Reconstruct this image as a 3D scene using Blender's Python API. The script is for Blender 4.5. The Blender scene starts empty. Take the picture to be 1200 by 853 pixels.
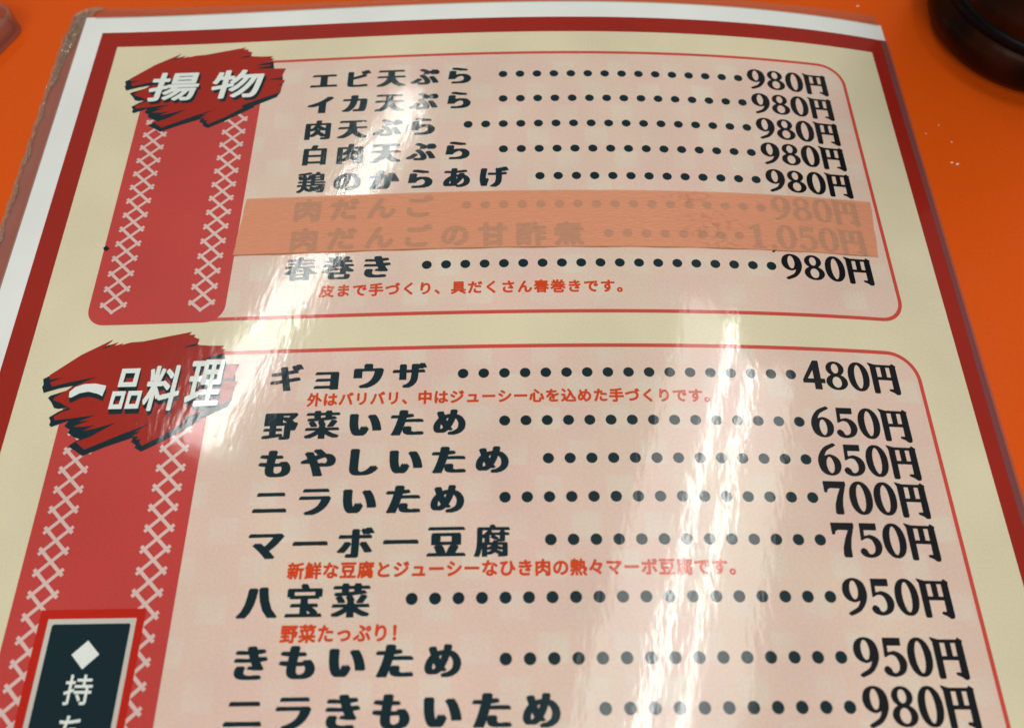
import bpy, bmesh, math, random
import numpy as np
from mathutils import Vector, Matrix
random.seed(7)
SC = bpy.context.scene
COL = SC.collection
MM = 0.001
GAP = 1.25                      # the sheet's zero height above the table, mm

# ------------------------------------------------------------------ camera
cam_d = bpy.data.cameras.new("camera")
cam = bpy.data.objects.new("camera", cam_d)
COL.objects.link(cam)
cam.location = (123.642*MM, -229.283*MM, (196.602+GAP)*MM)
cam.rotation_euler = (math.radians(26.8015), math.radians(-1.22924), math.radians(-0.48282))
cam_d.sensor_width = 36.0
cam_d.lens = 963.886/1200*36
cam_d.clip_start = 0.01
cam_d.clip_end = 50
cam_d.dof.use_dof = True
cam_d.dof.focus_distance = 0.222
cam_d.dof.aperture_fstop = 10.5
SC.camera = cam

# ------------------------------------------------------------------ world and lamps
world = bpy.data.worlds.new("World")
SC.world = world
world.use_nodes = True
wb = world.node_tree.nodes["Background"]
wb.inputs[0].default_value = (1.0, 0.96, 0.90, 1)
wb.inputs[1].default_value = 0.11

def tube_lamp(x, y, rz, watts, width, length, h=1.6, col=(0.97, 1.0, 0.96)):
    l = bpy.data.lights.new("ceiling_tube", "AREA")
    l.shape = 'RECTANGLE'; l.size = width; l.size_y = length
    l.energy = watts; l.color = col
    o = bpy.data.objects.new("ceiling_tube", l); COL.objects.link(o)
    o.location = (x*MM, y*MM, h); o.rotation_euler = (0, 0, rz)
RZ = -math.radians(26.5)
for cx, cy, w, hs, pan, ln in ((-572, 1038, 2.8, 30, 0.6, 1.2), (632, 195, 2.4, 48, 6.6, 1.34)):
    for s in (-1, 1):
        tube_lamp(cx + s*hs*math.cos(RZ), cy + s*hs*math.sin(RZ), RZ, w, 0.018, ln)
    tube_lamp(cx, cy, RZ, pan, 0.20 if cx < 0 else 0.46, ln, h=1.63)      # the white reflector pan behind the pair of tubes
# soft fill light added behind the camera, no such source known
def fill_lamp():
    l = bpy.data.lights.new("fill_light", "AREA"); l.shape = 'RECTANGLE'; l.size = 0.9; l.size_y = 0.6
    l.energy = 9.0; l.color = (1.0, 0.97, 0.92)
    o = bpy.data.objects.new("fill_light", l); COL.objects.link(o)
    o.location = (-0.12, -0.95, 0.95)
    o.rotation_euler = (Vector((0.13, -0.12, 0)) - Vector(o.location)).to_track_quat('-Z', 'Y').to_euler()
fill_lamp()
SC.view_settings.view_transform = 'Standard'
SC.view_settings.look = 'None'
SC.view_settings.exposure = 0.0
SC.view_settings.gamma = 1

# ------------------------------------------------------------------ the bowed sheet
W = 257.0
BOW_H, BOW_K, BOW_Q = 8.0236878, 1.20474493, -0.194697
BOW_M = 0.07562474
_S = np.linspace(0, 1, 401)
_zz = 4*BOW_H*_S*(1-_S)*(1+BOW_K*(_S-.5)+BOW_Q*(_S-.5)**2)
_dz = np.gradient(_zz, _S*W)
_X = np.concatenate([[0], np.cumsum(np.sqrt(1-(.5*(_dz[1:]+_dz[:-1]))**2)*W/400)])
def bow(s, y, h=0.0):
    """page position in mm (s across, y up) and height above the sheet -> metres"""
    t = s/W
    z = 4*BOW_H*t*(1-t)*(1+BOW_K*(t-.5)+BOW_Q*(t-.5)**2)*(1+BOW_M*y/200)
    x = float(np.interp(t, _S, _X))
    if t < 0: x += s
    if t > 1: x += s-W
    return (x*MM, y*MM, (z+h+GAP)*MM)

# ------------------------------------------------------------------ materials
def nodes(name):
    m = bpy.data.materials.new(name); m.use_nodes = True
    nt = m.node_tree
    return m, nt, nt.nodes["Principled BSDF"]
def N(nt, t, **kw):
    n = nt.nodes.new(t)
    for k, v in kw.items(): setattr(n, k, v)
    return n
def math_n(nt, op, a, b=None, clamp=False):
    n = nt.nodes.new("ShaderNodeMath"); n.operation = op; n.use_clamp = clamp
    for i, v in enumerate((a, b)):
        if v is None: continue
        if isinstance(v, (int, float)): n.inputs[i].default_value = v
        else: nt.links.new(v, n.inputs[i])
    return n.outputs[0]
def mix_col(nt, fac, a, b):
    n = nt.nodes.new("ShaderNodeMix"); n.data_type = 'RGBA'
    for s, v in ((n.inputs[0], fac), (n.inputs[6], a), (n.inputs[7], b)):
        if isinstance(v, (int, float)): s.default_value = v
        elif isinstance(v, tuple): s.default_value = (*v, 1)
        else: nt.links.new(v, s)
    return n.outputs[2]

def film_normal(nt):
    """ripples of the laminating film, in page millimetres (UV)"""
    uv = N(nt, "ShaderNodeUVMap").outputs[0]
    def layer(scale, sx, sy, rot, detail):
        mp = N(nt, "ShaderNodeMapping"); nt.links.new(uv, mp.inputs[0])
        mp.inputs['Rotation'].default_value = (0, 0, rot); mp.inputs['Scale'].default_value = (sx, sy, 1)
        n = N(nt, "ShaderNodeTexNoise"); n.inputs['Scale'].default_value = scale
        n.inputs['Detail'].default_value = detail; n.inputs['Roughness'].default_value = 0.55
        nt.links.new(mp.outputs[0], n.inputs[0]); return n.outputs[0]
    a = layer(0.46, 1.0, 0.42, 0.40, 1.5)      # ripples a few mm wide, drawn out down the page
    b = layer(0.055, 1.0, 0.45, 0.1, 1.0)      # broad waves
    c = layer(1.0, 1.0, 0.55, -0.3, 1.0)        # orange peel
    patch = math_n(nt, 'MULTIPLY', math_n(nt, 'SUBTRACT', layer(0.045, 1.0, 0.8, 0.5, 1.0), 0.32), 2.6, clamp=True)   # some areas lie flatter
    a = math_n(nt, 'MULTIPLY', a, math_n(nt, 'ADD', math_n(nt, 'MULTIPLY', patch, 0.80), 0.42))
    h = math_n(nt, 'ADD', math_n(nt, 'MULTIPLY', a, 0.033), math_n(nt, 'ADD', math_n(nt, 'MULTIPLY', b, 0.06), math_n(nt, 'MULTIPLY', c, 0.0045)))
    bp = N(nt, "ShaderNodeBump"); bp.inputs['Strength'].default_value = 1.0; bp.inputs['Distance'].default_value = MM
    nt.links.new(h, bp.inputs['Height'])
    return bp.outputs[0]

def laminated(name, col, build=None, grain=0.05):
    m, nt, b = nodes(name)
    uv = N(nt, "ShaderNodeUVMap").outputs[0]
    base = (build(nt, uv) if build else None)
    g = N(nt, "ShaderNodeTexNoise"); g.inputs['Scale'].default_value = 1.6; g.inputs['Detail'].default_value = 4
    nt.links.new(uv, g.inputs[0])
    blot = N(nt, "ShaderNodeTexNoise"); blot.inputs['Scale'].default_value = 0.03; blot.inputs['Detail'].default_value = 2
    nt.links.new(uv, blot.inputs[0])
    f = math_n(nt, 'ADD', math_n(nt, 'MULTIPLY', math_n(nt, 'SUBTRACT', g.outputs[0], 0.5), grain*4), 1.0)
    f = math_n(nt, 'ADD', f, math_n(nt, 'MULTIPLY', math_n(nt, 'SUBTRACT', blot.outputs[0], 0.5), 0.24))
    hs = N(nt, "ShaderNodeHueSaturation")
    nt.links.new(f, hs.inputs['Value'])
    if base is None: hs.inputs['Color'].default_value = (*col, 1)
    else: nt.links.new(base, hs.inputs['Color'])
    nt.links.new(hs.outputs[0], b.inputs['Base Color'])
    b.inputs['Roughness'].default_value = 0.32
    b.inputs['Specular IOR Level'].default_value = 0.09
    b.inputs['Coat Weight'].default_value = 1.0
    b.inputs['Coat Roughness'].default_value = 0.075
    b.inputs['Coat IOR'].default_value = 1.5
    nrm = film_normal(nt)
    nt.links.new(nrm, b.inputs['Coat Normal'])
    return m

def check(nt, uv):
    sp = N(nt, "ShaderNodeSeparateXYZ"); nt.links.new(uv, sp.inputs[0])
    wob = N(nt, "ShaderNodeTexNoise"); wob.inputs['Scale'].default_value = 0.06; nt.links.new(uv, wob.inputs[0])
    x = math_n(nt, 'DIVIDE', math_n(nt, 'SUBTRACT', sp.outputs[0], 128.7), 17.2)
    y = math_n(nt, 'DIVIDE', math_n(nt, 'ADD', sp.outputs[1], 30.6), 18.2)
    def cell(v, half, per):
        d = math_n(nt, 'ABSOLUTE', math_n(nt, 'SUBTRACT', math_n(nt, 'FRACT', math_n(nt, 'ADD', v, 1000.5)), 0.5))
        d = math_n(nt, 'MULTIPLY', d, per)
        return math_n(nt, 'MULTIPLY', math_n(nt, 'SUBTRACT', half+0.4, d), 1.25, clamp=True)
    A = math_n(nt, 'MULTIPLY', cell(x, 3.4, 17.2), cell(y, 3.1, 18.2))
    x2 = math_n(nt, 'ADD', x, 0.5); y2 = math_n(nt, 'ADD', y, 0.5)
    B = math_n(nt, 'MULTIPLY', cell(x2, 3.4, 17.2), cell(y2, 3.1, 18.2))
    m = math_n(nt, 'MAXIMUM', A, B)
    st = math_n(nt, 'ADD', math_n(nt, 'MULTIPLY', wob.outputs[0], 1.4), -0.30, clamp=True)
    m = math_n(nt, 'MULTIPLY', m, st)
    # faint large diamonds of the washi pattern
    pk = N(nt, "ShaderNodeTexNoise"); pk.inputs['Scale'].default_value = 0.035; pk.inputs['Detail'].default_value = 1
    nt.links.new(uv, pk.inputs[0])
    tone = mix_col(nt, math_n(nt, 'MULTIPLY', math_n(nt, 'SUBTRACT', pk.outputs[0], 0.35), 3.0, clamp=True), (0.775, 0.55, 0.465), (0.77, 0.595, 0.475))
    return mix_col(nt, m, tone, (0.75, 0.665, 0.55))

M = {}
M['white'] = laminated('white_paper', (0.84, 0.86, 0.83), grain=0.03)
M['border'] = laminated('brick_red_print', (0.34, 0.020, 0.011))
M['cream'] = laminated('cream_print', (0.76, 0.675, 0.47))
M['pink'] = laminated('pale_pink_checked_print', None, check, grain=0.07)
M['line'] = laminated('coral_line_print', (0.62, 0.075, 0.055))
M['band'] = laminated('coral_red_print', (0.55, 0.060, 0.052), grain=0.07)
M['lattice'] = laminated('pale_lattice_print', (0.72, 0.52, 0.48))
M['brush'] = laminated('dark_red_print', (0.37, 0.022, 0.012))
M['ink'] = laminated('navy_black_print', (0.006, 0.023, 0.031))
M['black'] = laminated('black_print', (0.008, 0.009, 0.012))
M['title'] = laminated('white_lettering_print', (0.80, 0.84, 0.79))
M['note'] = laminated('orange_red_print', (0.64, 0.062, 0.012))
M['plaque_red'] = laminated('deep_red_print', (0.52, 0.018, 0.008))
M['plaque_grey'] = laminated('grey_line_print', (0.60, 0.56, 0.50))

def tape_mat():
    m, nt, b = nodes('peach_masking_tape')
    out = nt.nodes["Material Output"]
    uv = N(nt, "ShaderNodeUVMap").outputs[0]
    def nz(scale, sx, sy, det, off=0):
        mp = N(nt, "ShaderNodeMapping"); nt.links.new(uv, mp.inputs[0])
        mp.inputs['Scale'].default_value = (sx, sy, 1); mp.inputs['Location'].default_value = (off, off, 0)
        n = N(nt, "ShaderNodeTexNoise"); n.inputs['Scale'].default_value = scale; n.inputs['Detail'].default_value = det
        nt.links.new(mp.outputs[0], n.inputs[0]); return n.outputs[0]
    fib = nz(1.0, 0.35, 2.4, 4)
    blot = nz(0.05, 1, 1, 3, 7)
    col = mix_col(nt, fib, (0.84, 0.335, 0.19), (0.93, 0.47, 0.30))
    col = mix_col(nt, math_n(nt, 'MULTIPLY', blot, 0.35), col, (0.80, 0.46, 0.28))
    # brown grime rubbed in near the right end
    sp = N(nt, "ShaderNodeSeparateXYZ"); nt.links.new(uv, sp.inputs[0])
    def spot(cx, cy, rx, ry):
        dx = math_n(nt, 'DIVIDE', math_n(nt, 'SUBTRACT', sp.outputs[0], cx), rx)
        dy = math_n(nt, 'DIVIDE', math_n(nt, 'SUBTRACT', sp.outputs[1], cy), ry)
        d = math_n(nt, 'ADD', math_n(nt, 'MULTIPLY', dx, dx), math_n(nt, 'MULTIPLY', dy, dy))
        return math_n(nt, 'SUBTRACT', 1.0, d, clamp=True)
    g = math_n(nt, 'MAXIMUM', spot(180, -80.5, 9, 3), math_n(nt, 'MAXIMUM', spot(185, -90, 11, 6), spot(187, -96, 7, 3)))
    gn = nz(0.55, 1, 1.3, 4, 3)
    g = math_n(nt, 'MULTIPLY', g, math_n(nt, 'MULTIPLY', math_n(nt, 'SUBTRACT', gn, 0.45), 4.0, clamp=True))
    col = mix_col(nt, math_n(nt, 'MULTIPLY', g, 0.4), col, (0.17, 0.055, 0.03))
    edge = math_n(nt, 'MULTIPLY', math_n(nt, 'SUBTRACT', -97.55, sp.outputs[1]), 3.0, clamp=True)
    col = mix_col(nt, math_n(nt, 'MULTIPLY', edge, 0.75), col, (0.22, 0.085, 0.035))      # shadow along the lower edge, painted into the tape colour
    nt.links.new(col, b.inputs['Base Color'])
    b.inputs['Roughness'].default_value = 0.42
    b.inputs['Specular IOR Level'].default_value = 0.5
    bp = N(nt, "ShaderNodeBump"); bp.inputs['Distance'].default_value = 0.22*MM; bp.inputs['Strength'].default_value = 1
    nt.links.new(math_n(nt, 'ADD', fib, math_n(nt, 'MULTIPLY', nz(0.45, 0.5, 1.2, 2, 4), 0.8)), bp.inputs['Height'])
    nt.links.new(bp.outputs[0], b.inputs['Normal'])
    tr = N(nt, "ShaderNodeBsdfTransparent"); tr.inputs[0].default_value = (1.0, 0.66, 0.45, 1)
    mx = N(nt, "ShaderNodeMixShader"); mx.inputs[0].default_value = 0.62
    nt.links.new(tr.outputs[0], mx.inputs[1]); nt.links.new(b.outputs[0], mx.inputs[2])
    nt.links.new(mx.outputs[0], out.inputs[0])
    return m
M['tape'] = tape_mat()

def dry(name, col):
    m, nt, b = nodes(name)
    b.inputs['Base Color'].default_value = (*col, 1); b.inputs['Roughness'].default_value = 0.8
    b.inputs['Specular IOR Level'].default_value = 0.0
    return m
M['ink_dry'] = dry('ink_under_tape', (0.012, 0.020, 0.024))
M['underlay'] = dry('added_pink_underlay', (0.80, 0.57, 0.44))
def film_mat(name, tint, body, fac, rough=0.16, bump=0.25):
    m, nt, b = nodes(name)
    out = nt.nodes["Material Output"]
    tc = N(nt, "ShaderNodeTexCoord").outputs['Object']
    n = N(nt, "ShaderNodeTexNoise"); n.inputs['Scale'].default_value = 260; n.inputs['Detail'].default_value = 3
    nt.links.new(tc, n.inputs[0])
    b.inputs['Base Color'].default_value = (*body, 1); b.inputs['Roughness'].default_value = rough
    b.inputs['Specular IOR Level'].default_value = 0.6
    bp = N(nt, "ShaderNodeBump"); bp.inputs['Distance'].default_value = bump*MM
    nt.links.new(n.outputs[0], bp.inputs['Height']); nt.links.new(bp.outputs[0], b.inputs['Normal'])
    tr = N(nt, "ShaderNodeBsdfTransparent"); tr.inputs[0].default_value = (*tint, 1)
    mx = N(nt, "ShaderNodeMixShader"); mx.inputs[0].default_value = fac
    nt.links.new(tr.outputs[0], mx.inputs[1]); nt.links.new(b.outputs[0], mx.inputs[2])
    nt.links.new(mx.outputs[0], out.inputs[0])
    return m
M['film'] = film_mat('clear_laminating_film', (0.86, 0.80, 0.78), (0.46, 0.38, 0.30), 0.16)
M['film_old'] = film_mat('yellowed_wrinkled_film', (0.72, 0.62, 0.50), (0.44, 0.35, 0.25), 0.44, 0.10, 0.55)
M['film_side'] = film_mat('rosy_film_margin', (0.80, 0.62, 0.56), (0.36, 0.24, 0.20), 0.42, 0.3, 0.06)
M['film_edge'] = film_mat('reflection_tinted_film', (0.85, 0.85, 0.88), (0.30, 0.17, 0.18), 0.34, 0.2)  # body colour carries the painted purplish reflection

def simple(name, col, rough=0.5, spec=0.5, **kw):
    m, nt, b = nodes(name)
    b.inputs['Base Color'].default_value = (*col, 1); b.inputs['Roughness'].default_value = rough
    b.inputs['Specular IOR Level'].default_value = spec
    for k, v in kw.items(): b.inputs[k].default_value = v
    return m

def table_mat():
    m, nt, b = nodes('orange_laminate')
    tc = N(nt, "ShaderNodeTexCoord").outputs['Object']
    n = N(nt, "ShaderNodeTexNoise"); n.inputs['Scale'].default_value = 900; n.inputs['Detail'].default_value = 3
    n2 = N(nt, "ShaderNodeTexNoise"); n2.inputs['Scale'].default_value = 14; n2.inputs['Detail'].default_value = 4
    for k in (n, n2): nt.links.new(tc, k.inputs[0])
    col = mix_col(nt, n.outputs[0], (0.68, 0.080, 0.003), (0.78, 0.108, 0.005))
    col = mix_col(nt, math_n(nt, 'MULTIPLY', n2.outputs[0], 0.4), col, (0.64, 0.073, 0.004))
    nt.links.new(col, b.inputs['Base Color'])
    n3 = N(nt, "ShaderNodeTexNoise"); n3.inputs['Scale'].default_value = 30; n3.inputs['Detail'].default_value = 5
    mp = N(nt, "ShaderNodeMapping"); mp.inputs['Rotation'].default_value = (0, 0, 0.6); mp.inputs['Scale'].default_value = (1, 5, 1)
    nt.links.new(tc, mp.inputs[0]); nt.links.new(mp.outputs[0], n3.inputs[0])
    nt.links.new(math_n(nt, 'ADD', math_n(nt, 'MULTIPLY', n3.outputs[0], 0.35), 0.27), b.inputs['Roughness'])   # wipe marks
    b.inputs['Specular IOR Level'].default_value = 0.10
    bp = N(nt, "ShaderNodeBump"); bp.inputs['Distance'].default_value = 0.05*MM
    nt.links.new(n.outputs[0], bp.inputs['Height']); nt.links.new(bp.outputs[0], b.inputs['Normal'])
    return m
M['table'] = table_mat()

# ------------------------------------------------------------------ mesh helpers
def link(name, me, mat, parent=None):
    o = bpy.data.objects.new(name, me)
    if mat: me.materials.append(mat)
    COL.objects.link(o)
    if parent: o.parent = parent
    return o
def tag(o, label=None, cat=None, group=None, kind=None):
    for k, v in (('label', label), ('category', cat), ('group', group), ('kind', kind)):
        if v: o[k] = v
    return o

def bow_normals(me):
    uv = me.uv_layers[0].data; out = []
    for p in me.polygons:
        for li in p.loop_indices:
            if p.normal.z > 0.5:
                x, y = uv[li].uv
                a = Vector(bow(x+1, y))-Vector(bow(x-1, y)); b = Vector(bow(x, y+1))-Vector(bow(x, y-1))
                out.append(a.cross(b).normalized())
            else: out.append(p.normal.copy())
    for p in me.polygons: p.use_smooth = True
    me.normals_split_custom_set(out)
BASE = Vector((0.1285, -0.175, 0.0))          # base of the menu
class Flat:
    """flat print collected as page-mm polygons, then laid on the bowed sheet"""
    def __init__(self): self.v = []; self.f = []
    def add(self, verts, faces, dh=0.0):
        n = len(self.v); self.v += [(x, y, dh) for x, y in verts]
        self.f += [tuple(i+n for i in f) for f in faces]
    def quad(self, x0, y0, x1, y1, dh=0.0):
        self.add([(x0, y0), (x1, y0), (x1, y1), (x0, y1)], [(0, 1, 2, 3)], dh)
    def strip(self, a, b, w, dh=0.0):
        dx, dy = b[0]-a[0], b[1]-a[1]; L = math.hypot(dx, dy); nx, ny = -dy/L*w/2, dx/L*w/2
        self.add([(a[0]-nx, a[1]-ny), (b[0]-nx, b[1]-ny), (b[0]+nx, b[1]+ny), (a[0]+nx, a[1]+ny)], [(0, 1, 2, 3)], dh)
    def poly(self, *loops, dh=0.0):
        v, f = fill(loops); self.add(v, f, dh)
    def build(self, name, mat, parent, h, step=4.0):
        bm = bmesh.new()
        vs = [bm.verts.new((x, y, d)) for x, y, d in self.v]
        for f in self.f:
            try: bm.faces.new([vs[i] for i in f])
            except ValueError: pass
        xs = [v[0] for v in self.v]; ys = [v[1] for v in self.v]
        if max(xs)-min(xs) > 0:
            k = math.floor(min(xs)/step)+1
            while k*step < max(xs):
                # only large faces need cutting to follow the bow
                fs = [f for f in bm.faces if max(v.co.x for v in f.verts)-min(v.co.x for v in f.verts) > step*0.9
                      and min(v.co.x for v in f.verts) < k*step < max(v.co.x for v in f.verts)]
                if fs:
                    ge = set(fs)
                    for f in fs: ge.update(f.edges); ge.update(f.verts)
                    bmesh.ops.bisect_plane(bm, geom=list(ge), plane_co=(k*step, 0, 0), plane_no=(1, 0, 0))
                k += 1
        if max(ys)-min(ys) > 30:
            k = math.floor(min(ys)/14)+1
            while k*14 < max(ys):
                fs = [f for f in bm.faces if max(v.co.y for v in f.verts)-min(v.co.y for v in f.verts) > 13
                      and min(v.co.y for v in f.verts) < k*14 < max(v.co.y for v in f.verts)]
                if fs:
                    ge = set(fs)
                    for f in fs: ge.update(f.edges); ge.update(f.verts)
                    bmesh.ops.bisect_plane(bm, geom=list(ge), plane_co=(0, k*14, 0), plane_no=(0, 1, 0))
                k += 1
        uvl = bm.loops.layers.uv.new("UVMap")
        for f in bm.faces:
            for l in f.loops: l[uvl].uv = (l.vert.co.x, l.vert.co.y)
        for v in bm.verts:
            v.co = Vector(bow(v.co.x, v.co.y, h+v.co.z)) - BASE
        bm.normal_update()
        for f in bm.faces:
            if f.normal.z < 0: f.normal_flip()
        me = bpy.data.meshes.new(name); bm.to_mesh(me); bm.free()
        bow_normals(me)
        return link(name, me, mat, parent)

def curve_mesh(c):
    o = bpy.data.objects.new("tmp", c); COL.objects.link(o)
    dg = bpy.context.evaluated_depsgraph_get(); dg.update()
    me = bpy.data.meshes.new_from_object(o.evaluated_get(dg))
    v = [(p.co.x, p.co.y) for p in me.vertices]; f = [tuple(p.vertices) for p in me.polygons]
    bpy.data.objects.remove(o); bpy.data.curves.remove(c); bpy.data.meshes.remove(me)
    return v, f
def fill(loops):
    c = bpy.data.curves.new("tmp", 'CURVE'); c.dimensions = '2D'; c.fill_mode = 'BOTH'
    for lp in loops:
        s = c.splines.new('POLY'); s.points.add(len(lp)-1); s.use_cyclic_u = True
        for p, q in zip(s.points, lp): p.co = (q[0], q[1], 0, 1)
    return curve_mesh(c)
_gl = {}
def glyph(ch):
    if ch not in _gl:
        c = bpy.data.curves.new("tmp", 'FONT'); c.body = ch; c.size = 1.0; c.resolution_u = 4; c.fill_mode = 'FRONT'
        _gl[ch] = curve_mesh(c)
    return _gl[ch]
def spline(pts, n=8):
    """closed Catmull-Rom through points; a point with a third entry is a sharp corner"""
    out = []; m = len(pts)
    for i in range(m):
        p0, p1, p2, p3 = (pts[(i+k) % m] for k in (-1, 0, 1, 2))
        if len(p1) > 2: p0 = p1
        if len(p2) > 2: p3 = p2
        for k in range(n):
            t = k/n
            out.append(tuple(0.5*(2*p1[a]+(p2[a]-p0[a])*t+(2*p0[a]-5*p1[a]+4*p2[a]-p3[a])*t*t+(3*p1[a]-p0[a]-3*p2[a]+p3[a])*t**3) for a in (0, 1)))
    return out
def ell(cx, cy, rx, ry, n=36, p=2.0):
    o = []
    for k in range(n):
        a = 2*math.pi*k/n; c, s = math.cos(a), math.sin(a)
        o.append((cx+rx*math.copysign(abs(c)**(2/p), c), cy+ry*math.copysign(abs(s)**(2/p), s)))
    return o
def rrect(x0, y0, x1, y1, r, n=8):
    """rounded rectangle; r = radii (bl, br, tr, tl)"""
    o = []
    for (cx, cy, rr, a0) in ((x0+r[0], y0+r[0], r[0], 180), (x1-r[1], y0+r[1], r[1], 270), (x1-r[2], y1-r[2], r[2], 0), (x0+r[3], y1-r[3], r[3], 90)):
        for k in range(n+1):
            a = math.radians(a0+90*k/n); o.append((cx+rr*math.cos(a), cy+rr*math.sin(a)))
    return o

DENSE = set("鶏腐野菜春巻肉酢煮宝白甘")
def text_cells(F, text, x0, yc, pitch, sx, sy, smear=0.0, ring=0.0, shear=0.0, vertical=False, dense=0.68):
    """characters in em cells: x0 = centre of first cell, yc = cell centre"""
    k = 0.0
    for ch in text:
        v, f = glyph(ch)
        cx, cy = (x0, yc-k*pitch) if vertical else (x0+k*pitch, yc)
        base = []
        for (x, y) in v:
            X = (x-0.5)*sx; Y = (y-0.38)*sy
            base.append((cx+X+shear*Y, cy+Y))
        offs = [(0, 0)]
        sm = smear*(0.46 if ch in '腐鶏' else dense if ch in DENSE else 0.75 if ch in 'ぷビボギザげめのあだ' else 1.0)
        if sm > 0:
            n = 7 if sm > 1.0 else 5
            offs = [(-sm/2+sm*i/(n-1), 0.13*(1 if i % 2 else -1)) for i in range(n)]
        if ring > 0:
            offs = [(0, 0)]+[(ring*math.cos(a), ring*math.sin(a)) for a in [2*math.pi*i/10 for i in range(10)]]
        for i, (ox, oy) in enumerate(offs):
            F.add([(x+ox, y+oy) for x, y in base], f, dh=0.0012*i)
        k += 1

# serif numerals, drawn 5.5 mm wide and 8 mm tall
def wid8():
    L = []; R = []
    for i in range(61):
        y = 8.05*i/60-0.02; w = 0
        for (cy, rx, ry) in ((6.0, 2.3, 2.05), (2.15, 2.75, 2.2)):
            d = (y-cy)/ry
            if abs(d) < 1: w = max(w, rx*math.sqrt(1-d*d))
        if w > 0.02: R.append((2.75+w, y)); L.append((2.75-w, y))
    return R+L[::-1]
_nine = spline([(0.95, -0.12), (1.35, -0.15), (3.6, 0.95), (5.1, 3.0), (5.5, 5.1), (4.8, 7.25), (2.75, 8.1), (0.75, 7.3), (0.0, 5.35), (0.6, 3.6), (2.2, 2.75), (3.5, 3.05), (4.0, 3.25, 1), (3.0, 1.6), (0.75, 0.32)])
_nine_in = ell(2.62, 5.45, 1.12, 2.2)
def rot(l): return [(5.5-x, 8.0-y) for x, y in l]
DIG = {
 '0': [[ell(2.75, 4.0, 2.75, 4.12, p=2.15), ell(2.75, 4.0, 1.25, 3.5)]],
 '8': [[wid8(), ell(2.75, 6.05, 1.12, 1.5), ell(2.75, 2.12, 1.4, 1.65)]],
 '9': [[_nine, _nine_in]],
 '6': [[rot(_nine), rot(_nine_in)]],
 '5': [[[(0.95, 8.0), (4.85, 8.0), (4.75, 6.45), (1.5, 6.45), (1.42, 4.85)] + spline([(1.42, 4.85, 1), (2.9, 5.2), (4.7, 4.4), (5.45, 2.6), (4.6, 0.7), (2.5, -0.12), (0.7, 0.3), (0.1, 1.3), (0.75, 2.0), (1.5, 1.6), (1.9, 0.75), (2.75, 0.55), (3.7, 1.3), (3.9, 2.7), (3.3, 4.1), (2.1, 4.5), (0.75, 3.95, 1)])[8:-8] + [(0.72, 3.95)]]],
 '7': [[[(0.1, 8.0), (5.45, 8.0), (5.45, 7.2)] + spline([(5.45, 7.2, 1), (4.5, 4.6), (3.95, 2.0), (3.9, -0.1, 1)])[8:17] + [(3.9, 0.0), (3.5, -0.15), (2.3, -0.1), (2.1, 0.3), (2.35, 2.2), (3.2, 4.4), (4.2, 6.35), (1.5, 6.4), (0.8, 6.05), (0.55, 5.3), (0.1, 5.3)]]],
 '4': [[[(3.3, 8.1), (4.55, 8.1), (4.55, 2.9), (5.65, 2.9), (5.65, 1.75), (4.55, 1.75), (4.55, -0.05), (2.95, -0.05), (2.95, 1.75), (0.0, 1.75), (0.0, 2.6)], [(2.98, 5.9), (2.98, 2.85), (1.0, 2.85)]]],
 '1': [[[(3.6, 8.1), (3.6, 0.7), (4.7, 0.5), (4.7, 0.0), (0.9, 0.0), (0.9, 0.5), (2.0, 0.7), (2.0, 6.6), (0.7, 6.2), (0.6, 6.7), (2.9, 8.1)]]],
 ',': [[spline([(0.2, 0.9), (0.8, 1.3), (1.4, 0.8), (1.2, -0.4), (0.3, -1.3), (0.15, -1.1), (0.7, -0.2), (0.4, 0.2)])]],
 'Y': [  # the yen kanji
   [[(-0.25, 8.25), (0.3, 8.1), (1.75, 7.7), (1.65, -0.1), (1.45, -0.5), (0.5, -0.5), (0.3, -0.2), (0.3, 7.2)]],
   [[(1.5, 7.75), (6.2, 7.75), (6.5, 8.2), (7.45, 7.6), (7.2, 7.15), (1.5, 7.15)]],
   [[(5.8, 7.4), (7.25, 7.4), (7.3, 0.0), (7.1, -0.6), (6.4, -0.7), (5.6, -0.1), (4.5, 0.35), (4.6, 0.75), (5.75, 0.75)]],
   [[(3.2, 7.4), (4.35, 7.4), (4.35, 3.85), (3.2, 3.85)]],
   [[(1.5, 4.15), (6.0, 4.15), (6.0, 3.45), (1.5, 3.45)]]],
}
_dg = {k: [fill(p) for p in v] for k, v in DIG.items()}
def price_mesh(F, text, xr, yb):
    """price right-aligned so that the yen kanji starts at xr"""
    def put(ch, x):
        for i, (v, f) in enumerate(_dg[ch]):
            for j in range(7):
                ox, oy = (0, 0) if j == 0 else (0.17*math.cos(j*math.pi/3), 0.10*math.sin(j*math.pi/3))
                F.add([(x+a+ox, yb+b+oy) for a, b in v], f, dh=0.001*(i*7+j))
    put('Y', xr)
    x = xr-6.25
    for ch in reversed(text):
        if ch == ',': put(ch, x+6.25-2.2); x -= 2.2
        else: put(ch, x); x -= 6.25

# ------------------------------------------------------------------ table
def build_table():
    bm = bmesh.new()
    bmesh.ops.create_grid(bm, x_segments=2, y_segments=2, size=0.7)
    r = bmesh.ops.extrude_face_region(bm, geom=bm.faces[:])
    for v in [g for g in r['geom'] if isinstance(g, bmesh.types.BMVert)]: v.co.z -= 0.028
    bmesh.ops.recalc_face_normals(bm, faces=bm.faces[:])
    me = bpy.data.meshes.new('table_surface'); bm.to_mesh(me); bm.free()
    o = link('table_surface', me, M['table']); o.location = (0.13, 0.0, 0)
    tag(o, 'orange laminate table top that the menu lies on', 'table', kind='structure')
build_table()

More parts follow.
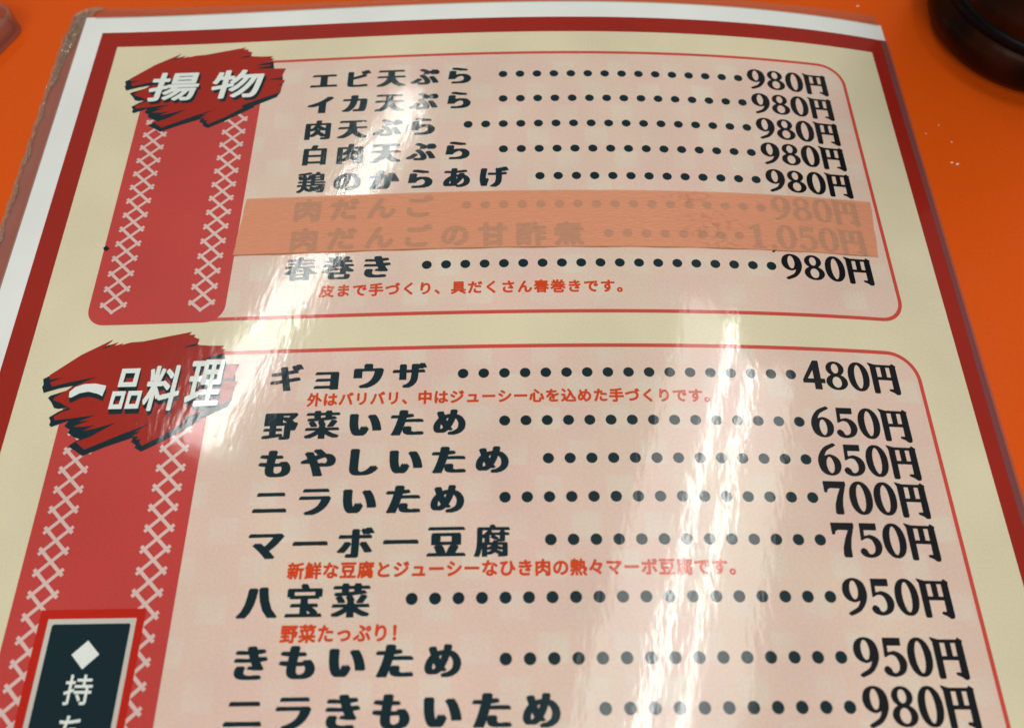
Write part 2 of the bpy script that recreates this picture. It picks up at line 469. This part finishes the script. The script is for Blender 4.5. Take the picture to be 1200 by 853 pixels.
# ------------------------------------------------------------------ the menu
menu = bpy.data.objects.new('restaurant_menu', None); COL.objects.link(menu)
menu.location = BASE; menu.empty_display_size = 0.05
tag(menu, 'laminated Japanese restaurant menu sheet with red border, lying on the orange table', 'menu')
YB = -350.0
# sheet with thickness
def slab(name, x0, y0, x1, y1, top, thick, mat, parent, step=4.0):
    bm = bmesh.new(); xs = []; x = x0
    while x < x1-1e-6: xs.append(x); x += step
    xs.append(x1); ys = [y0+(y1-y0)*i/40 for i in range(41)]
    uvl = bm.loops.layers.uv.new("UVMap"); g = {}
    for k, h in ((0, top), (1, top-thick)):
        for i, a in enumerate(xs):
            for j, b in enumerate(ys): g[k, i, j] = (bm.verts.new(Vector(bow(a, b, h))-BASE), (a, b))
    def F(*ks):
        f = bm.faces.new([g[k][0] for k in ks])
        for l, k in zip(f.loops, ks): l[uvl].uv = g[k][1]
    nx, ny = len(xs)-1, len(ys)-1
    for i in range(nx):
        for j in range(ny):
            F((0, i, j), (0, i+1, j), (0, i+1, j+1), (0, i, j+1)); F((1, i, j+1), (1, i+1, j+1), (1, i+1, j), (1, i, j))
    for i in range(nx): F((1, i, 0), (1, i+1, 0), (0, i+1, 0), (0, i, 0)); F((0, i, ny), (0, i+1, ny), (1, i+1, ny), (1, i, ny))
    for j in range(ny): F((0, 0, j), (0, 0, j+1), (1, 0, j+1), (1, 0, j)); F((1, nx, j), (1, nx, j+1), (0, nx, j+1), (0, nx, j))
    me = bpy.data.meshes.new(name); bm.to_mesh(me); bm.free()
    bow_normals(me)
    return link(name, me, mat, parent)
slab('paper_sheet', -13.3, YB, 257.0, 0.0, 0.0, 0.3, M['white'], menu)
F = Flat()
XL0, XL1, XR, YT0, YT1 = -6.03, 0.31, 250.4, -7.42, -14.1
F.quad(XL0, YT1, 256.98, YT0); F.quad(XL0, YB, XL1, YT1); F.quad(XR, YB, 256.98, YT1)
F.build('red_border', M['border'], menu, 0.02)
F = Flat(); F.quad(XL1, YB, XR, YT1); F.build('cream_background', M['cream'], menu, 0.018)

BRUSH = [(7.5,-28.5),(10.8,-25.8),(14.6,-22.7),(18.6,-20.4),(22.2,-18.3),(21.9,-18.9),(20.6,-20.3),(23.9,-19.1),(23.0,-20.2),(25.2,-19.5),(24.9,-20),(27.2,-19.3),(30.6,-19.1),(37,-17.8),(43.3,-16.6),(42.7,-17.5),(44.4,-17.5),(44.1,-18.2),(45.7,-18.9),(45.4,-20.6),(49,-21.0),(52.8,-21.1),(52.0,-21.9),(53.3,-22.2),(52.6,-22.9),(47.6,-25.0),(52.8,-24.7),(51.9,-25.6),(48.5,-26.2),(52.7,-26.5),(57.6,-26.7),(56.9,-29.4),(56.7,-30.6),(51.6,-31.3),(57.9,-31.7),(57.5,-33.2),(55.6,-33.8),(57.4,-33.9),(56.6,-37.0),(50.1,-39.6),(45.3,-41.7),(46,-42.6),(40.8,-46.2),(36.0,-48.8),(35.2,-47.9),(35.6,-47),(34.2,-47.2),(34.6,-46.3),(33.0,-46.2),(35.2,-44.8),(33.4,-45.1),(37.4,-42.7),(31,-45.2),(21.5,-49.5),(20.0,-48.3),(18.9,-47.4),(22.4,-46.0),(28.2,-42.3),(23.5,-43.7),(20.0,-44.5),(22.6,-43.0),(19.8,-43.3),(17.2,-43.2),(21.2,-41.6),(18.4,-41.8),(22.5,-40.1),(16,-40.9),(12.0,-41.3),(11.5,-40.4),(12.9,-39.3),(15.5,-38.3),(13.9,-37.4),(12.2,-36.4),(10.2,-35.7),(10.6,-34.8),(14.2,-32.2),(20.5,-29.2),(13.5,-30.6),(9.0,-31.8),(8.2,-30.6),(11.4,-29.2),(7.9,-29.8)]
BACK = [(7.7,-28.6),(6.1,-29.6),(6.6,-31.2),(6.4,-31.9),(7.2,-33.6),(11.0,-32.4),(14.5,-31.7),(13.2,-33),(9.2,-34.4),(8.7,-35.0),(9.9,-36.3),(11.0,-37.9),(12.2,-38.2),(14.6,-37.9),(12.5,-38.9),(10.3,-40.5),(11.0,-41.6),(10.9,-42.6),(11.5,-43.2),(15.6,-41.6),(14.9,-43.0),(16.4,-44.0),(16.3,-44.9),(18.2,-46.2),(19.6,-46.6),(17.8,-47.9),(17.2,-48.6),(19.3,-49.8),(21.4,-51.2),(27,-48.8),(33.3,-46.6),(33,-47.7),(34.4,-48.6),(34.2,-49.3),(36.1,-50.4),(41,-47.8),(49.8,-42.4),(49.0,-42.3),(56.1,-38.8),(57.0,-36.9),(57.3,-33),(57.0,-30.0),(54,-28),(53.2,-23.4),(50,-24.0),(45,-20),(22,-21),(14,-25)]
CHAR_EM = 9.35
def panel(yt, yb, bt, bb, title, dy, rb):
    """one section of the menu: checked panel, coral band with lattice, brush title"""
    x1 = 237.25
    F = Flat(); F.poly(rrect(30, yb, x1, yt, (0.1, rb, 8.5, 0.1)))
    p = F.build('section_panel', M['pink'], menu, 0.04)
    F = Flat(); t = 1.08
    F.poly(rrect(30, yb, x1, yt, (0.1, rb, 8.5, 0.1), 10), rrect(30.5, yb+t, x1-t, yt-t, (0.1, rb-t, 8.5-t, 0.1), 10))
    F.build('panel_outline', M['line'], p, 0.055)
    F = Flat(); F.poly(rrect(13.35, bb, 51.2, bt, (5.2, 5.2, 0.1, 0.1)))
    b = F.build('side_band', M['band'], menu, 0.07)
    for cx in (19.95, 44.4):
        F = Flat(); y = (-112.7 if bb > -150 else -190.3)
        while y > bb+4: y -= 5.04
        y += 5.04 if bb > -150 else 0
        k = 0
        while y < bt-2:
            # two strips cross half-way between the corners; each runs past its corners
            c = y+2.52; ex, ey = 3.5, 3.32
            if c < bt-1:
                F.strip((cx-ex, c+ey), (cx+ex, c-ey), 0.84); F.strip((cx-ex, c-ey), (cx+ex, c+ey), 0.84, 0.002)
            if k == 0 and bb > -150:
                F.strip((cx-3.6, y+0.6), (cx+0.4, y-2.75), 0.84, 0.004); F.strip((cx+3.6, y+0.6), (cx-0.4, y-2.75), 0.84, 0.006)
            y += 5.04; k += 1
        F.build('lattice_trim', M['lattice'], b, 0.085)
    F = Flat(); F.poly([(x, y+dy) for x, y in BACK])
    tb = F.build('title_badge', M['ink'], menu, 0.10)
    F = Flat(); F.poly([(x, y+dy) for x, y in BRUSH])
    for w in ([(48.0,-25.0),(50.6,-24.1),(53.0,-23.5),(52.4,-24.5)], [(44.2,-20.9),(42.0,-21.2),(45.2,-20.2),(45.6,-20.9)], [(20.2,-20.6),(21.6,-20.0),(22.3,-20.0),(21.4,-20.7)]):
        pass
    F.build('brush_stroke', M['brush'], tb, 0.115)
    S = Flat(); Tl = Flat()
    for w in ([(47.6,-25.0),(50.6,-23.9),(53.1,-23.3),(52.4,-24.4)], [(41.6,-21.4),(43.6,-20.5),(45.5,-20.2),(44.9,-21.0)], [(19.6,-21.0),(21.4,-19.9),(22.4,-19.8),(21.2,-20.7)], [(47.6,-26.2),(50.4,-25.5),(52.4,-25.4),(51,-26.1)]):
        S.poly([(x, y+dy) for x, y in w])
    title(S, Tl)
    S.build('lettering_shadow', M['ink'], tb, 0.13)
    Tl.build('title_lettering', M['title'], tb, 0.16)

def big_char(F, ch, x0, y0, x1, y1, ring, shear=0.0):
    """one kanji fitted to a box"""
    v, f = glyph(ch)
    ax = [p[0] for p in v]; ay = [p[1] for p in v]
    a0, a1, b0, b1 = min(ax), max(ax), min(ay), max(ay)
    w, h = x1-x0-2*ring, y1-y0-2*ring
    base = [(x0+ring+(x-a0)/(a1-a0)*w, y0+ring+(y-b0)/(b1-b0)*h) for x, y in v]
    ym = (y0+y1)/2
    base = [(x+shear*(y-ym), y) for x, y in base]
    for i, (ox, oy) in enumerate([(0, 0)]+[(ring*math.cos(2*math.pi*k/12), ring*math.sin(2*math.pi*k/12)) for k in range(12)]):
        F.add([(x+ox, y+oy) for x, y in base], f, dh=0.001*i)
def title_fried(S, Tl):
    for ch, b in (('揚', (14.6, -38.6, 30.4, -26.5)), ('物', (34.6, -38.5, 50.7, -26.5))):
        for q in range(4):
            big_char(S, ch, b[0]+0.27*q, b[1]-0.4*q, b[2]+0.27*q, b[3]-0.4*q, 0.36, 0.09)
        big_char(Tl, ch, *b, 0.34, 0.09)
def title_dishes(S, Tl):
    arch = [(14.2,-140.3),(14.0,-138.8),(15.2,-137.4),(17.5,-136.6),(20.3,-136.5),(23.3,-137.2),(23.3,-138.0),(22.9,-140.2),(21.6,-139.5),(19.0,-138.8),(16.8,-139.2),(14.8,-140.4)]
    def box(F, x0, y0, x1, y1, wx, wy, dx=0, dy=0):
        F.poly([(x0+dx, y0+dy), (x1+dx, y0+dy), (x1+.2+dx, y1+dy), (x0+.2+dx, y1+dy)], [(x0+wx+dx, y0+wy+dy), (x1-wx+dx, y0+wy+dy), (x1-wx+.2+dx, y1-wy+dy), (x0+wx+.2+dx, y1-wy+dy)])
    for q in range(5):
        S.poly([(x+.1*q, y-.36*q) for x, y in arch], dh=.001*q)
    Tl.poly(arch)
    boxes = ((26.4, -137.7, 31.3, -132.4, 1.2, 1.35), (25.2, -143.9, 28.7, -138.9, 0.95, 1.3), (29.4, -143.9, 33.0, -138.9, 0.95, 1.3))
    for b in boxes:
        for q in range(5): box(S, *b, dx=.1*q, dy=-.36*q)
        box(Tl, *b)
    for ch, b in (('料', (33.9, -144.7, 43.0, -131.8)), ('理', (44.8, -143.7, 53.9, -130.4))):
        for q in range(4): big_char(S, ch, b[0]+.12*q, b[1]-.38*q, b[2]+.12*q, b[3]-.38*q, 0.36, 0.05)
        big_char(Tl, ch, *b, 0.26, 0.05)
panel(-22.94, -118.8, -34, -119.1, title_fried, 0.0, 7.0)
panel(-128.05, -340.0, -140, -340.0, title_dishes, -105.3, 7.0)

# ------------------------------------------------------------------ dish lines
def dish(text, yb, first_dot, ndots, price, smear=1.58):
    ink, blk = (M['ink_dry'], M['ink_dry']) if -98 < yb < -80 else (M['ink'], M['black'])
    F = Flat()
    text_cells(F, text, 66.0+4.5, yb+3.75, 10.65, 8.45, 8.0, smear=smear, ring=0.42 if ink is M['ink_dry'] else 0.0)
    d = F.build('dish_name', ink, menu, 0.06)
    F = Flat()
    for i in range(ndots):
        F.poly(ell(201.0-5.30*i if first_dot is None else first_dot-5.30*i, yb+3.85, 1.38, 1.36, 20))
    F.build('dotted_leader', ink, d, 0.06)
    F = Flat(); price_mesh(F, price, 222.95, yb)
    F.build('price', blk, d, 0.06)
    return d
LINES = [('エビ天ぷら', -36.4, None, 15, '980'), ('イカ天ぷら', -46.6, None, 15, '980'), ('肉天ぷら', -56.7, None, 17, '980'),
         ('白肉天ぷら', -66.5, None, 15, '980'), ('鶏のからあげ', -76.7, None, 13, '980'), ('肉だんご', -86.8, None, 17, '980'),
         ('肉だんごの甘酢煮', -97.0, 193.2, 8, '1,050'), ('春巻き', -106.8, None, 19, '980'),
         ('ギョウザ', -140.2, None, 17, '480'), ('野菜いため', -153.4, None, 15, '650'), ('もやしいため', -163.4, None, 13, '650'),
         ('ニラいため', -173.1, None, 15, '700'), ('マーボー豆腐', -183.4, None, 13, '750'), ('八宝菜', -196.5, None, 19, '950'),
         ('きもいため', -209.6, None, 15, '950'), ('ニラきもいため', -219.8, None, 11, '980')]
for L in LINES: dish(*L)
def note(text, x0, x1, yb, yt):
    F = Flat(); n = len(text); h = yt-yb
    pitch = (x1-x0-h*0.98)/(n-1)
    text_cells(F, text, x0+h*0.49, (yb+yt)/2, pitch, min(pitch*0.96, h*1.06), h*1.07, ring=0.17)
    F.build('description_note', M['note'], menu, 0.06)
note('皮まで手づくり、具だくさん春巻きです。', 76.7, 161.2, -112.4, -108.5)
note('外はバリバリ、中はジューシー心を込めた手づくりです。', 76.7, 181.0, -144.6, -141.0)
note('新鮮な豆腐とジューシーなひき肉の熱々マーボ豆腐です。', 76.6, 182.0, -187.8, -184.1)
note('野菜たっぷり！', 76.6, 105.0, -201.8, -198.0)

# ------------------------------------------------------------------ black name plate on the lower band
F = Flat(); F.quad(20.6, YB+2, 44.95, -193.8); np_ = F.build('name_plaque', M['plaque_red'], menu, 0.10)
F = Flat(); F.quad(22.7, YB+2, 43.1, -195.85); F.build('plaque_frame', M['plaque_grey'], np_, 0.115)
F = Flat(); F.poly(rrect(23.85, YB+2, 42.0, -197.0, (0.1, 0.1, .5, .5))); F.build('plaque_face', M['ink'], np_, 0.13)
F = Flat(); F.poly([(33.0, -200.6), (36.15, -203.6), (33.0, -206.7), (29.85, -203.6)]); F.build('diamond', M['title'], np_, 0.145)
F = Flat(); text_cells(F, '持ち', 33.1, -210.9, 8.0, 6.5, 6.6, ring=0.08, vertical=True); F.build('plaque_lettering', M['title'], np_, 0.145)

# ------------------------------------------------------------------ tape over two lines, specks
def tape():
    bm = bmesh.new(); uvl = bm.loops.layers.uv.new("UVMap"); rnd = random.Random(3)
    nx, ny = 92, 6; g = {}
    for k, h in ((0, 0.30), (1, 0.19)):
        for i in range(nx+1):
            for j in range(ny+1):
                v = j/ny; u = i/nx
                xl = 50.8+1.35*v; xr = 233.5+1.8*v
                x = xl+(xr-xl)*u; y = -98.05+19.75*v
                if i in (0, nx): x += 0.12*math.sin(j*2.1+i)
                if j == 0: y += 0.10*math.sin(i*0.7)+0.35*u*0.6
                g[k, i, j] = (bm.verts.new(Vector(bow(x, y, h))-BASE), (x, y))
    def Fc(*ks):
        f = bm.faces.new([g[q][0] for q in ks])
        for l, q in zip(f.loops, ks): l[uvl].uv = g[q][1]
    for i in range(nx):
        for j in range(ny): Fc((0, i, j), (0, i+1, j), (0, i+1, j+1), (0, i, j+1))
    for i in range(nx): Fc((1, i, 0), (1, i+1, 0), (0, i+1, 0), (0, i, 0)); Fc((0, i, ny), (0, i+1, ny), (1, i+1, ny), (1, i, ny))
    for j in range(ny): Fc((0, 0, j), (0, 0, j+1), (1, 0, j+1), (1, 0, j)); Fc((1, nx, j), (1, nx, j+1), (0, nx, j+1), (0, nx, j))
    me = bpy.data.meshes.new('cover_tape'); bm.to_mesh(me); bm.free()
    bow_normals(me)
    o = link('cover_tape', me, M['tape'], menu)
    F = Flat(); F.quad(52.9, -97.7, 233.4, -78.7); F.build('added_matte_underlay', M['underlay'], o, 0.052)  # matte layer added to keep the panel's gloss from showing through
    o['label'] = 'peach masking tape stuck over two menu lines that show through'
tape()
def blot(name, x, y, rx, ry, mat, label, h=0.2, seed=1):
    rnd = random.Random(seed); F = Flat()
    F.poly(spline([(x+rx*math.cos(a)*rnd.uniform(.7, 1.25), y+ry*math.sin(a)*rnd.uniform(.7, 1.25)) for a in [2*math.pi*k/9 for k in range(9)]], 4))
    o = F.build(name, mat, menu, h); o['label'] = label
blot('ink_speck', 13.9, -94.0, 0.75, 0.75, M['black'], 'black speck on the edge of the upper coral band', seed=2)

# ------------------------------------------------------------------ clear film beyond the paper
def film():
    bm = bmesh.new(); rnd = random.Random(11)
    # left margin, crinkled; top margin narrow and flat
    def grid(xs, ys, hf):
        g = [[bm.verts.new(Vector(bow(x, y, hf(x, y)))-BASE) for y in ys] for x in xs]
        for i in range(len(xs)-1):
            for j in range(len(ys)-1): bm.faces.new((g[i][j], g[i+1][j], g[i+1][j+1], g[i][j+1]))
        return g
    xs = [-10+i*2.0 for i in range(134)]
    def edge(x):   # the cut line of the top margin
        return 4.6-0.9*math.sin((x+10)/268*math.pi)*2.2+0.10*math.sin(x*0.31)
    cols = []
    for x in xs:
        x = min(x, 257.6); e = edge(x)
        cols.append([bm.verts.new(Vector(bow(x, y, h))-BASE) for y, h in ((-0.6, 0.06), (1.2, -0.05), (e-0.9, -0.12), (e-0.35, 0.03), (e, -0.1))])
    for a, b in zip(cols, cols[1:]):
        for j in range(4): bm.faces.new((a[j], b[j], b[j+1], a[j+1]))
    bmesh.ops.recalc_face_normals(bm, faces=bm.faces[:])
    me = bpy.data.meshes.new('film_margin'); bm.to_mesh(me); bm.free()
    for p in me.polygons: p.use_smooth = True
    o = link('film_margin', me, M['film'], menu)
    # smooth left margin
    def sheet(name, rows, mat):
        bm = bmesh.new(); rr = [[bm.verts.new(Vector(bow(*p))-BASE) for p in row] for row in rows]
        for p, q in zip(rr, rr[1:]):
            for j in range(len(p)-1): bm.faces.new((p[j], q[j], q[j+1], p[j+1]))
        bmesh.ops.recalc_face_normals(bm, faces=bm.faces[:])
        me = bpy.data.meshes.new(name); bm.to_mesh(me); bm.free()
        for p in me.polygons: p.use_smooth = True
        return link(name, me, mat, menu)
    rows = [[(x, 1.0-2.0*i, 0.05-0.12*(x < -14)+(0.05*math.sin(i*0.6+x) if x < -14 else 0)) for x in (-17.8, -16.6, -15.4, -14.2, -12.9)] for i in range(176)]
    sheet('film_margin', rows, M['film_side'])
    # worn, crinkled cut edge
    rows = []
    y = 3.0
    while y > -350:
        c = max(0.0, min(1.0, (y+34)/26))                     # 1 at the corner, 0 further down
        xl = -18.7 + max(0, y+9)*0.30 + 0.16*math.sin(y*0.83)+0.10*math.sin(y*2.3+1)
        wd = 1.5+3.2*c+0.3*math.sin(y*0.4)
        if y < 0.2: wd = min(wd, -13.25-xl)
        row = []
        for k in range(11):
            u = k/10; x = xl+wd*u
            f = math.sin(math.pi*u)
            h = 0.12+0.10*math.sin(3.1*y+2*u)*math.sin(7*u+0.9*y)+f*((0.30+0.85*c)*(0.55+0.5*math.sin(5.2*u+0.13*y+1.0))+(0.10+0.25*c)*math.sin(11*u-0.31*y)+0.12*math.sin(1.3*y+6*u))
            row.append((x, y, max(h, -0.1)))
        rows.append(row); y -= 0.5
    sheet('worn_film_edge', rows, M['film_old'])['label'] = 'crinkled yellowed film along the left edge'
    # torn flap folded over the top left corner
    rows = []
    for i in range(15):
        t = i/14
        rows.append([(-17.0+9.0*t+0.2*math.sin(t*9+k), 2.2+2.5*min(1, t*1.6)-(2.6-1.4*t)*k/6, 0.10+0.5*(1-t)*abs(math.sin(k*1.25+t*2))) for k in range(7)])
    sheet('corner_flap', rows, M['film_old'])
    # right edge film with a purplish reflection painted in, bent down to the table
    bm = bmesh.new(); rows = []
    for i in range(180):
        y = -7.3-2.0*i
        rows.append([bm.verts.new(Vector(bow(x, y, h))-BASE) for x, h in ((255.2+0.2*math.sin(y*.05), 0.06), (256.2, 0.10), (257.5, 0.04), (258.1, -0.35))])
    for a, b in zip(rows, rows[1:]):
        for j in range(3): bm.faces.new((a[j], b[j], b[j+1], a[j+1]))
    bmesh.ops.recalc_face_normals(bm, faces=bm.faces[:])
    me = bpy.data.meshes.new('reflection_film_edge'); bm.to_mesh(me); bm.free()
    for p in me.polygons: p.use_smooth = True
    link('reflection_film_edge', me, M['film_edge'], menu)['label'] = 'film strip along the right edge with a purplish reflection in its colour'
film()

# ------------------------------------------------------------------ clear plastic tray at the far left
M['clear'] = film_mat('clear_acrylic_wall', (0.86, 0.72, 0.66), (0.42, 0.33, 0.27), 0.26, 0.08, 0.02)
M['clear_base'] = film_mat('clear_acrylic_base', (0.92, 0.84, 0.82), (0.75, 0.30, 0.22), 0.25, 0.15, 0.01)
def tray():
    root = bpy.data.objects.new('plastic_tray', None); COL.objects.link(root)
    a = math.atan2(-0.92, -0.40)        # one side runs this way from the corner, the other 90 degrees round
    root.location = (-0.0315, -0.0035, 0.0); root.rotation_euler = (0, 0, a)
    tag(root, 'corner of a clear plastic tray on the orange table, left of the menu', 'tray')
    L, Wd, R = 60.0, 75.0, 6.0
    def ring(off): return rrect(off, -Wd+off, L-off, -off, (R-off,)*4, 8)
    bm = bmesh.new(); prof = [(0.0, 0.3), (0.0, 6.6), (0.4, 7.2), (1.4, 7.2), (1.8, 6.6), (1.8, 1.6)]
    # walls
    loops = []
    for off, z in prof: loops.append([bm.verts.new((x*MM, y*MM, z*MM)) for x, y in ring(off*0.9)])
    inner = [bm.verts.new((x*MM, y*MM, 0.3*MM)) for x, y in ring(1.8*0.9)]
    loops.append(inner); loops.append(loops[0])
    for p, q in zip(loops, loops[1:]):
        n = len(p)
        for i in range(n): bm.faces.new((p[i], p[(i+1) % n], q[(i+1) % n], q[i]))
    bmesh.ops.recalc_face_normals(bm, faces=bm.faces[:])
    me = bpy.data.meshes.new('wall'); bm.to_mesh(me); bm.free(); link('wall', me, M['clear'], root)
    bm = bmesh.new()
    lo = [bm.verts.new((x*MM, y*MM, 0.6*MM)) for x, y in ring(1.75)]; hi = [bm.verts.new((x*MM, y*MM, 1.9*MM)) for x, y in ring(1.75)]
    n = len(lo); bm.faces.new(lo[::-1]); bm.faces.new(hi)
    for i in range(n): bm.faces.new((lo[i], lo[(i+1) % n], hi[(i+1) % n], hi[i]))
    me = bpy.data.meshes.new('base_plate'); bm.to_mesh(me); bm.free(); link('base_plate', me, M['clear_base'], root)
tray()

# ------------------------------------------------------------------ dark lacquer jar at the far right
def lathe(prof, n=72):
    bm = bmesh.new(); rings = []
    for r, z in prof: rings.append([bm.verts.new((r*MM*math.cos(2*math.pi*i/n), r*MM*math.sin(2*math.pi*i/n), z*MM)) for i in range(n)])
    for p, q in zip(rings, rings[1:]):
        for i in range(n): bm.faces.new((p[i], p[(i+1) % n], q[(i+1) % n], q[i]))
    bm.faces.new(rings[0][::-1]); bm.faces.new(rings[-1])
    bmesh.ops.recalc_face_normals(bm, faces=bm.faces[:])
    return bm
def lathe_obj(name, prof, mat, parent):
    bm = lathe(prof); me = bpy.data.meshes.new(name); bm.to_mesh(me); bm.free()
    for p in me.polygons: p.use_smooth = len(p.vertices) == 4
    return link(name, me, mat, parent)
def lacquer():
    m, nt, b = nodes('mottled_brown_lacquer')
    tc = N(nt, "ShaderNodeTexCoord").outputs['Object']
    n = N(nt, "ShaderNodeTexNoise"); n.inputs['Scale'].default_value = 55; n.inputs['Detail'].default_value = 4
    nt.links.new(tc, n.inputs[0])
    f = math_n(nt, 'MULTIPLY', math_n(nt, 'SUBTRACT', n.outputs[0], 0.42), 4.0, clamp=True)
    nt.links.new(mix_col(nt, f, (0.006, 0.003, 0.002), (0.030, 0.007, 0.002)), b.inputs['Base Color'])
    b.inputs['Roughness'].default_value = 0.34; b.inputs['Specular IOR Level'].default_value = 0.10
    bp = N(nt, "ShaderNodeBump"); bp.inputs['Distance'].default_value = 0.6*MM
    nt.links.new(n.outputs[0], bp.inputs['Height']); nt.links.new(bp.outputs[0], b.inputs['Normal'])
    return m
M['lacquer'] = lacquer()
M['added_lid'] = simple('black_lacquer', (0.003, 0.002, 0.002), 0.45, 0.12)
def jar():
    root = bpy.data.objects.new('dark_vessel', None); COL.objects.link(root)
    root.location = (0.307, 0.000, 0)
    tag(root, 'dark brown vessel with a bulging foot and an added tall top on the orange table, right of the menu', 'vessel')
    lathe_obj('body', [(28, 0.0), (31, 0.6), (35.5, 5), (37.8, 10), (37.6, 13), (36.4, 15.6), (35.2, 16.8), (35.0, 19.6), (35.6, 21.5), (36.4, 26), (35, 33), (30, 40), (28, 46), (28.5, 60), (31, 90), (32, 130), (31, 175), (27, 205), (20, 222), (15, 230)], M['lacquer'], root)  # only the foot is seen; tall upper body added to shade the table
    lathe_obj('collar', [(35.0, 15.9), (36.2, 16.8), (36.2, 19.0), (35.2, 20.4)], M['added_lid'], root)
    lathe_obj('added_lid', [(16, 230.2), (17.5, 232), (17, 240), (12, 246), (5, 249)], M['added_lid'], root)  # unseen, closes the added upper body
jar()

# ------------------------------------------------------------------ white crumbs on the table
M['crumb'] = simple('white_crumb', (0.85, 0.70, 0.55), 0.5)
def crumb(x, y, r, label, seed):
    r *= 0.78
    rnd = random.Random(seed); bm = bmesh.new(); bmesh.ops.create_icosphere(bm, subdivisions=2, radius=r*MM)
    for v in bm.verts: v.co *= rnd.uniform(0.75, 1.15); v.co.z *= 0.5; v.co.x *= 1.5
    me = bpy.data.meshes.new('crumb'); bm.to_mesh(me); bm.free()
    for p in me.polygons: p.use_smooth = True
    o = link('crumb', me, M['crumb']); o.location = (x*MM, y*MM, r*0.42*MM); o.rotation_euler = (0, 0, 0.3)
    tag(o, label, 'crumb', 'white crumbs on the table')
crumb(250.8, 10.9, 0.5, 'white crumb on the table just above the top right corner of the menu', 1)
crumb(266.5, -58.8, 0.45, 'white crumb right of the menu, left one of a close pair', 2)
crumb(268.2, -59.4, 0.5, 'white crumb right of the menu, right one of a close pair', 3)
crumb(268.6, -50.4, 0.28, 'tiny pale crumb alone just above the pair right of the menu', 4)
crumb(261.2, -47.0, 0.26, 'tiny pale crumb nearest the right edge of the menu', 5)
crumb(266.2, -43.4, 0.26, 'tiny pale crumb farthest up the table, above the others right of the menu', 6)
